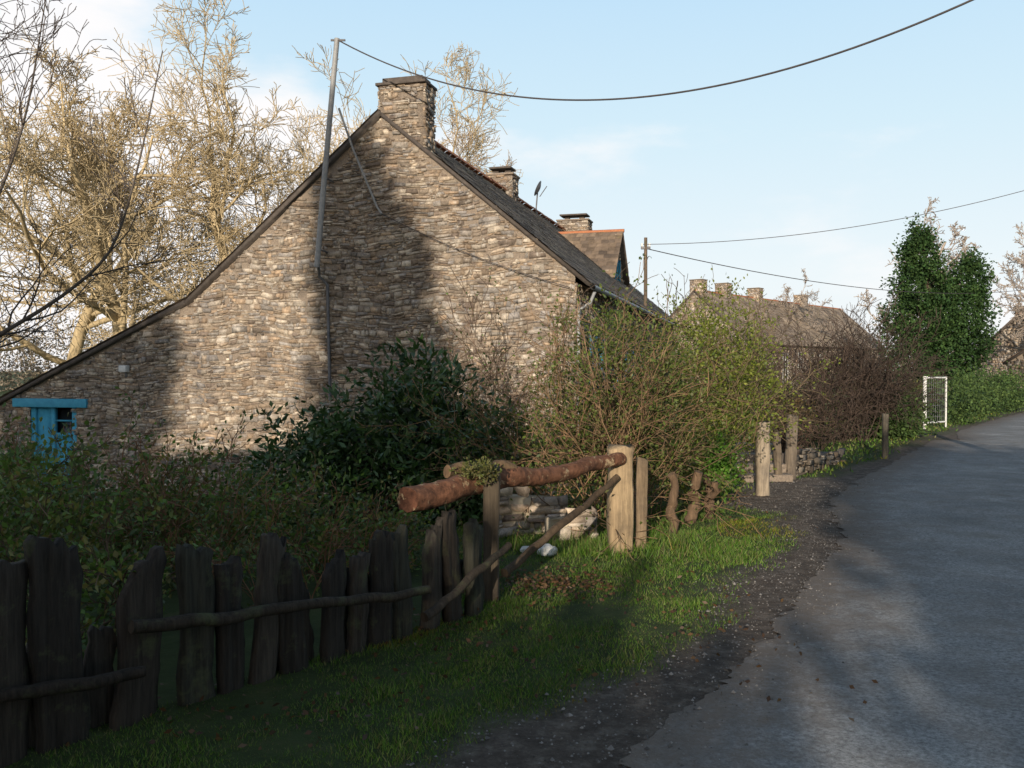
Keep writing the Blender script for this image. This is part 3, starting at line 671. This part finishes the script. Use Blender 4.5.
shrub('rhododendron_bush',[dict(c=(-1.15,10.6,.45),r=(1.15,.9,1.15),nc=520,nl=20,cs=.09,l=.13,w=.045,cols=DG,droop=.2),
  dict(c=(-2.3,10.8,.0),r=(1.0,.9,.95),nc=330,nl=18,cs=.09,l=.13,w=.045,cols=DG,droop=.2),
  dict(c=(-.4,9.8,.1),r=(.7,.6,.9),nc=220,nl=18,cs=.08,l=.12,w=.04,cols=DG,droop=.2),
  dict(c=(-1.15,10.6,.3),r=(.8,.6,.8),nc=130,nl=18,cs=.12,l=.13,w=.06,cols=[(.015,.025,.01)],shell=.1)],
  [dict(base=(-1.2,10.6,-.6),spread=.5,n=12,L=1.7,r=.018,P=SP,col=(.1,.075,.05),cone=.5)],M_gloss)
MX=[(.075,.13,.03),(.11,.19,.045),(.055,.085,.03),(.17,.16,.05)]
sl_=dict(n=2800,l=.05,w=.026,cols=MX)
shrub('garden_hedge',[dict(c=(-3.7,7.4,.15),r=(1.2,.7,.75),nc=260,nl=24,cs=.09,l=.06,w=.03,cols=MX),
  dict(c=(-2.2,7.0,.1),r=(1.1,.6,.75),nc=260,nl=24,cs=.09,l=.055,w=.028,cols=MX),
  dict(c=(-5.0,8.6,.2),r=(1.1,.8,.7),nc=180,nl=22,cs=.1,l=.06,w=.03,cols=MX),
  dict(c=(-2.95,5.3,.45),r=(.45,.5,.7),nc=140,nl=24,cs=.07,l=.055,w=.026,cols=MX),
  dict(c=(-1.0,7.4,-.05),r=(.6,.5,.55),nc=110,nl=24,cs=.08,l=.05,w=.026,cols=MX)],
  [dict(base=(-3.5,7,-.3),spread=1.2,n=36,L=1.25,r=.008,P=SP,col=(.22,.12,.07),cone=.35),
   dict(base=(-1.6,6.8,-.3),spread=1.0,n=36,L=1.05,r=.007,P=SP,col=(.24,.13,.075),cone=.4),
   dict(base=(-2.6,5.2,-.1),spread=.5,n=12,L=1.1,r=.007,P=SP,col=(.13,.09,.06),cone=.4)],stemleaf=sl_)
CB=dict(SP); CB['up']=[-.05,-.02,0]; CB['ch']=[8,4]
GR=[(.11,.15,.03),(.08,.12,.025),(.14,.15,.05)]
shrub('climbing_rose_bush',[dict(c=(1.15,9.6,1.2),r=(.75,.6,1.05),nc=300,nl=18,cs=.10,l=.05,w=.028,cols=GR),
   dict(c=(1.15,9.9,1.0),r=(.6,.4,.8),nc=110,nl=18,cs=.12,l=.06,w=.04,cols=[(.035,.045,.018)],shell=.1),  # inner leaves coloured darker, shade inside the bush put into their colour
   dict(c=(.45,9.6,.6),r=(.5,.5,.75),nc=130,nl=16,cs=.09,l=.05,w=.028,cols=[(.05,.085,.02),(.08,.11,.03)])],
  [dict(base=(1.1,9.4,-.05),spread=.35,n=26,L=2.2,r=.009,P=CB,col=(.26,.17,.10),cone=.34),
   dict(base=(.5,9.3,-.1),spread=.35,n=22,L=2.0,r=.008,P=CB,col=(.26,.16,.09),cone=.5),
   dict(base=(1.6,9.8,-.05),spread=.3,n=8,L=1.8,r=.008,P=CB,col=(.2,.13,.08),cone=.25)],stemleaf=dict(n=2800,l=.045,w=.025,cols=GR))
YG=[(.16,.19,.03),(.21,.23,.05),(.12,.16,.03)]
shrub('garden_shrub',[dict(c=(2.6,11.9,1.25),r=(.85,.6,1.1),nc=460,nl=22,cs=.09,l=.055,w=.03,cols=YG),
   dict(c=(2.2,11.0,.65),r=(.5,.4,.75),nc=200,nl=20,cs=.08,l=.055,w=.03,cols=YG)],
  [dict(base=(2.6,11.9,-.05),spread=.4,n=22,L=2.5,r=.010,P=SP,col=(.2,.15,.09),cone=.28)],stemleaf=dict(n=2200,l=.05,w=.028,cols=YG))
shrub('ivy_clump',[dict(c=(2.42,10.4,.45),r=(.16,.16,.38),nc=80,nl=14,cs=.04,l=.05,w=.04,cols=[(.07,.17,.02),(.10,.21,.03)],shell=.3)],[])
DP=dict(SP); DP['ch']=[9,5]; DP['rmin']=.005; DP['up']=[-.03,0,0]
shrub('bare_dome_shrub',[dict(c=(7.4,20,1.2),r=(1.3,1.0,1.25),nc=260,nl=9,cs=.14,l=.06,w=.03,cols=[(.07,.055,.035),(.05,.055,.03)])],
  [dict(base=(7.4,20,-.1),spread=.6,n=90,L=2.6,r=.014,P=DP,col=(.085,.062,.05),cone=.45)])
shrub('bare_dome_shrub',[dict(c=(4.55,15,.9),r=(.42,.4,.3),nc=110,nl=16,cs=.06,l=.04,w=.025,cols=[(.13,.08,.04),(.08,.07,.03)])],
  [dict(base=(4.5,15,-.1),spread=.2,n=16,L=.95,r=.012,P=DP,col=(.12,.08,.06),cone=.3)])
shrub('bare_dome_shrub',[dict(c=(5.7,17.5,.8),r=(.8,.5,.8),nc=160,nl=14,cs=.08,l=.05,w=.03,cols=[(.05,.065,.025),(.07,.06,.03)])],[dict(base=(5.7,17.5,-.1),spread=.5,n=26,L=1.8,r=.012,P=DP,col=(.10,.07,.055),cone=.4)])
shrub('garden_shrub',[dict(c=(6.2,26,1.3),r=(1.5,1.0,1.4),nc=240,nl=16,cs=.13,l=.09,w=.05,cols=[(.06,.08,.03),(.10,.10,.04),(.08,.06,.035)])],
  [dict(base=(6.2,26,-.3),spread=1,n=36,L=3.0,r=.016,P=DP,col=(.11,.08,.06),cone=.3)],M_dull)
CW=CB|{'rmin':.006}
shrub('wall_climber',[dict(c=(2.2,20,2.5),r=(.6,1.6,.6),nc=90,nl=12,cs=.1,l=.07,w=.04,cols=MX)],
  [dict(base=(1.7,17.2,-1),spread=.5,n=16,L=3.3,r=.012,P=CW,col=(.14,.10,.07),cone=.22),
   dict(base=(-.6,17.4,-1),spread=.6,n=16,L=3.4,r=.010,P=CW,col=(.16,.11,.08),cone=.3),
   dict(base=(3.0,20,-1),spread=.7,n=18,L=4.0,r=.014,P=CW,col=(.12,.085,.06),cone=.22)],stemleaf=dict(n=500,l=.06,w=.035,cols=MX))
HG=[(.035,.065,.02),(.05,.09,.025),(.07,.11,.03)]
def hedge(name,pts,r,n=140,cols=HG):
    shrub(name,[dict(c=(x,y,zz),r=r,nc=n,nl=22,cs=.12,l=.10,w=.06,cols=cols) for x,y,zz in pts],[],M_dull)
hedge('roadside_hedge',[(8.6,20.5,.4),(9.3,21.6,.45)],(.55,.6,.5))
hedge('roadside_hedge',[(12.5,26.5,.5),(14.3,29,.55),(16,31.3,.6),(17.8,33.5,.6),(19.6,36,.6),(22,39,.6)],(1.2,1.3,.75))
hedge('roadside_hedge',[(10.6,24.8,.3),(13.5,30,.6)],(.6,.6,.4),80,[(.12,.10,.04),(.08,.08,.03)])
hedge('roadside_hedge',[(26,43,.4),(29,46,.4),(33,49,.4)],(1.8,1.5,.7),120,[(.09,.07,.04),(.05,.08,.02)])
E=empty('evergreen_tree'); a=Acc(); EV=[(.018,.045,.014),(.028,.065,.018),(.045,.085,.022)]
for (x,y,z,rx,rz_,n) in [(21,45,2.0,2.2,1.5,260),(20.7,45,3.8,1.9,1.6,260),(20.5,45,5.6,1.4,1.4,200),(20.35,45,7.1,.85,1.1,110),(20.3,45,8.2,.35,.7,36),(22.3,45,4.2,1.5,1.9,220),(22.8,45,5.9,.9,1.1,90),(22.9,45,6.8,.4,.6,25),(22,44.6,2.6,1.6,1.5,120)]:
    clumps(a,(x,y,z),(rx,rx,rz_),int(n*1.3),24,.17,.17,.10,EV,rough=.17,droop=.5)
a.mk('foliage',M_dull,E); a=Acc(); tubes(a,[([(21,45,-.2),(21,45,4),(20.4,45,8.5)],[.4,.25,.06])],8,(.12,.09,.07)); a.mk('trunk',M_bark,E)
E=empty('distant_woodland'); a=Acc()
WD=[(.19,.15,.12),(.16,.14,.10),(.22,.18,.14),(.13,.13,.09)]
for x,y,h in [(q*9+random.uniform(-3,3),110+random.uniform(-12,12)+abs(q)*1.5,random.uniform(5,9)) for q in range(-14,16)]:
    clumps(a,(x,y,h*.45-1),(6.5,5,h*.55),150,18,.7,.55,.2,WD,rough=.15)
a.mk('crowns',M_dull,E)

# ------------------------------------------------------------ unseen shadow casters added behind the viewpoint
house('shadow_caster_barn',(-17.2,-16.3,0),-math.radians(90),10.6,6,4.3,8.3,wins=[(2,3,1,2.2),(5,7,0,3),(8,9,1,2.2)],row=.4)  # unseen barn, added so its roofline shades the garden shrubs
def bigtree(name,x,y,parts,cols=EV,trunk=.3,nl=14):
    E=empty(name); a=Acc(); zt=0
    for (dx,dz,rx,rz_,n) in parts: clumps(a,(x+dx,y,dz),(rx,rx*.8,rz_),n,nl,.22,.36,.24,cols,rough=.12,shell=.3); zt=max(zt,dz)
    a.mk('foliage',M_dull,E); a=Acc(); tubes(a,[([(x,y,-.2),(x,y,zt)],[trunk,trunk*.4])],8,(.12,.09,.07)); a.mk('trunk',M_bark,E)
bigtree('shadow_caster_cypress',-11.3,-14.5,[(.1,9,1.5,2,260),(-.1,11.3,1.25,1.6,210),(-.5,13.0,.75,1.2,100),(0,6,1.6,2.5,200),(-.9,14.3,.35,.7,30)])  # unseen conifer, shaped to throw a shadow column onto the gable
bigtree('shadow_caster_laurel',-19.6,-14.5,[(0,6,3.2,3.5,420),(.3,10,2.9,2.6,420),(-.5,12,2.2,1.4,200)])  # unseen tree, added to keep the left of the gable in shadow
bigtree('shadow_caster_hedge',-4.9,-14,[(-1.4,2.3,1.4,2.5,260),(-.2,2.4,1.5,2.4,270),(1.0,2.2,1.2,2.1,240)],trunk=.08)  # unseen hedge, height set to shade the foreground and leave the log sunlit
bigtree('shadow_caster_holly',.1,-14.5,[(-.7,3,2.0,3,330),(.4,5.4,2.3,2.2,380),(-.9,5.2,1.7,1.9,240),(2.3,3.4,1.9,3.0,300),(2.5,5.0,1.7,1.6,220),(4.6,4.0,1.7,2.4,330)])  # unseen tree, added to hold the near road in shadow

# ------------------------------------------------------------ light, sky, camera
el=math.radians(13); az=math.radians(14)
Ld=Vector((math.sin(az)*math.cos(el),math.cos(az)*math.cos(el),-math.sin(el)))
sd=bpy.data.lights.new('sun','SUN'); sd.energy=5.0; sd.angle=math.radians(.5); sd.color=(1,.87,.70)
so=bpy.data.objects.new('sun',sd); so.rotation_euler=Ld.to_track_quat('-Z','Y').to_euler(); so.location=(-20,-40,30); link(so)
w=bpy.data.worlds.new('World'); S.world=w; w.use_nodes=True; nt=w.node_tree; bg=nt.nodes['Background']
sk=N(nt,'ShaderNodeTexSky'); sk.sky_type='NISHITA'; sk.sun_disc=False; sk.sun_elevation=el; sk.sun_rotation=math.radians(194); sk.air_density=1.0; sk.dust_density=1.0
tc=N(nt,'ShaderNodeTexCoord'); mp=N(nt,'ShaderNodeMapping'); mp.inputs['Scale'].default_value=(1,1,2.6); nt.links.new(tc.outputs['Generated'],mp.inputs[0])
no=N(nt,'ShaderNodeTexNoise'); no.inputs['Scale'].default_value=2.6; no.inputs['Detail'].default_value=7; no.inputs['Roughness'].default_value=.55; nt.links.new(mp.outputs[0],no.inputs['Vector'])
sx=N(nt,'ShaderNodeSeparateXYZ'); nt.links.new(tc.outputs['Generated'],sx.inputs[0])
def mr(v,a,b,c,d):
    m=N(nt,'ShaderNodeMapRange',interpolation_type='SMOOTHSTEP'); m.inputs[1].default_value=a;m.inputs[2].default_value=b;m.inputs[3].default_value=c;m.inputs[4].default_value=d; nt.links.new(v,m.inputs[0]); return m.outputs[0]
def math_(op,a,b):
    m=N(nt,'ShaderNodeMath',operation=op)
    for i,v in enumerate((a,b)):
        if isinstance(v,(int,float)): m.inputs[i].default_value=v
        else: nt.links.new(v,m.inputs[i])
    return m.outputs[0]
hz=math_('MULTIPLY',mr(sx.outputs[1],-.2,.5,0,.95),mr(sx.outputs[2],.45,.8,1,.25))
hc=ramp(nt,sx.outputs[2],[(0,(.95,.97,1.0)),(.10,(.88,.96,1.0)),(.25,(.70,.89,1.0)),(.42,(.53,.78,1.0))])
vm=N(nt,'ShaderNodeVectorMath',operation='SCALE'); nt.links.new(hc,vm.inputs[0]); vm.inputs['Scale'].default_value=6.5
c0=mix(nt,hz,sk.outputs[0],vm.outputs[0])
left=mr(sx.outputs[0],-.42,.05,.38,-.03); low=mr(sx.outputs[2],.20,.40,.06,-.40)
dens=math_('ADD',math_('ADD',no.outputs['Fac'],left),low)
cl=mr(dens,.52,.72,0,.95)
cm=mix(nt,cl,c0,(6.8,6.65,6.65))
nt.links.new(cm,bg.inputs[0]); bg.inputs[1].default_value=.15
cd=bpy.data.cameras.new('camera'); cd.sensor_width=36; cd.lens=36*900/1024; cd.clip_end=2000; cd.clip_start=.05
co=bpy.data.objects.new('camera',cd); co.location=(0,0,1.6); co.rotation_euler=(math.radians(90-1.02),0,0); link(co); S.camera=co
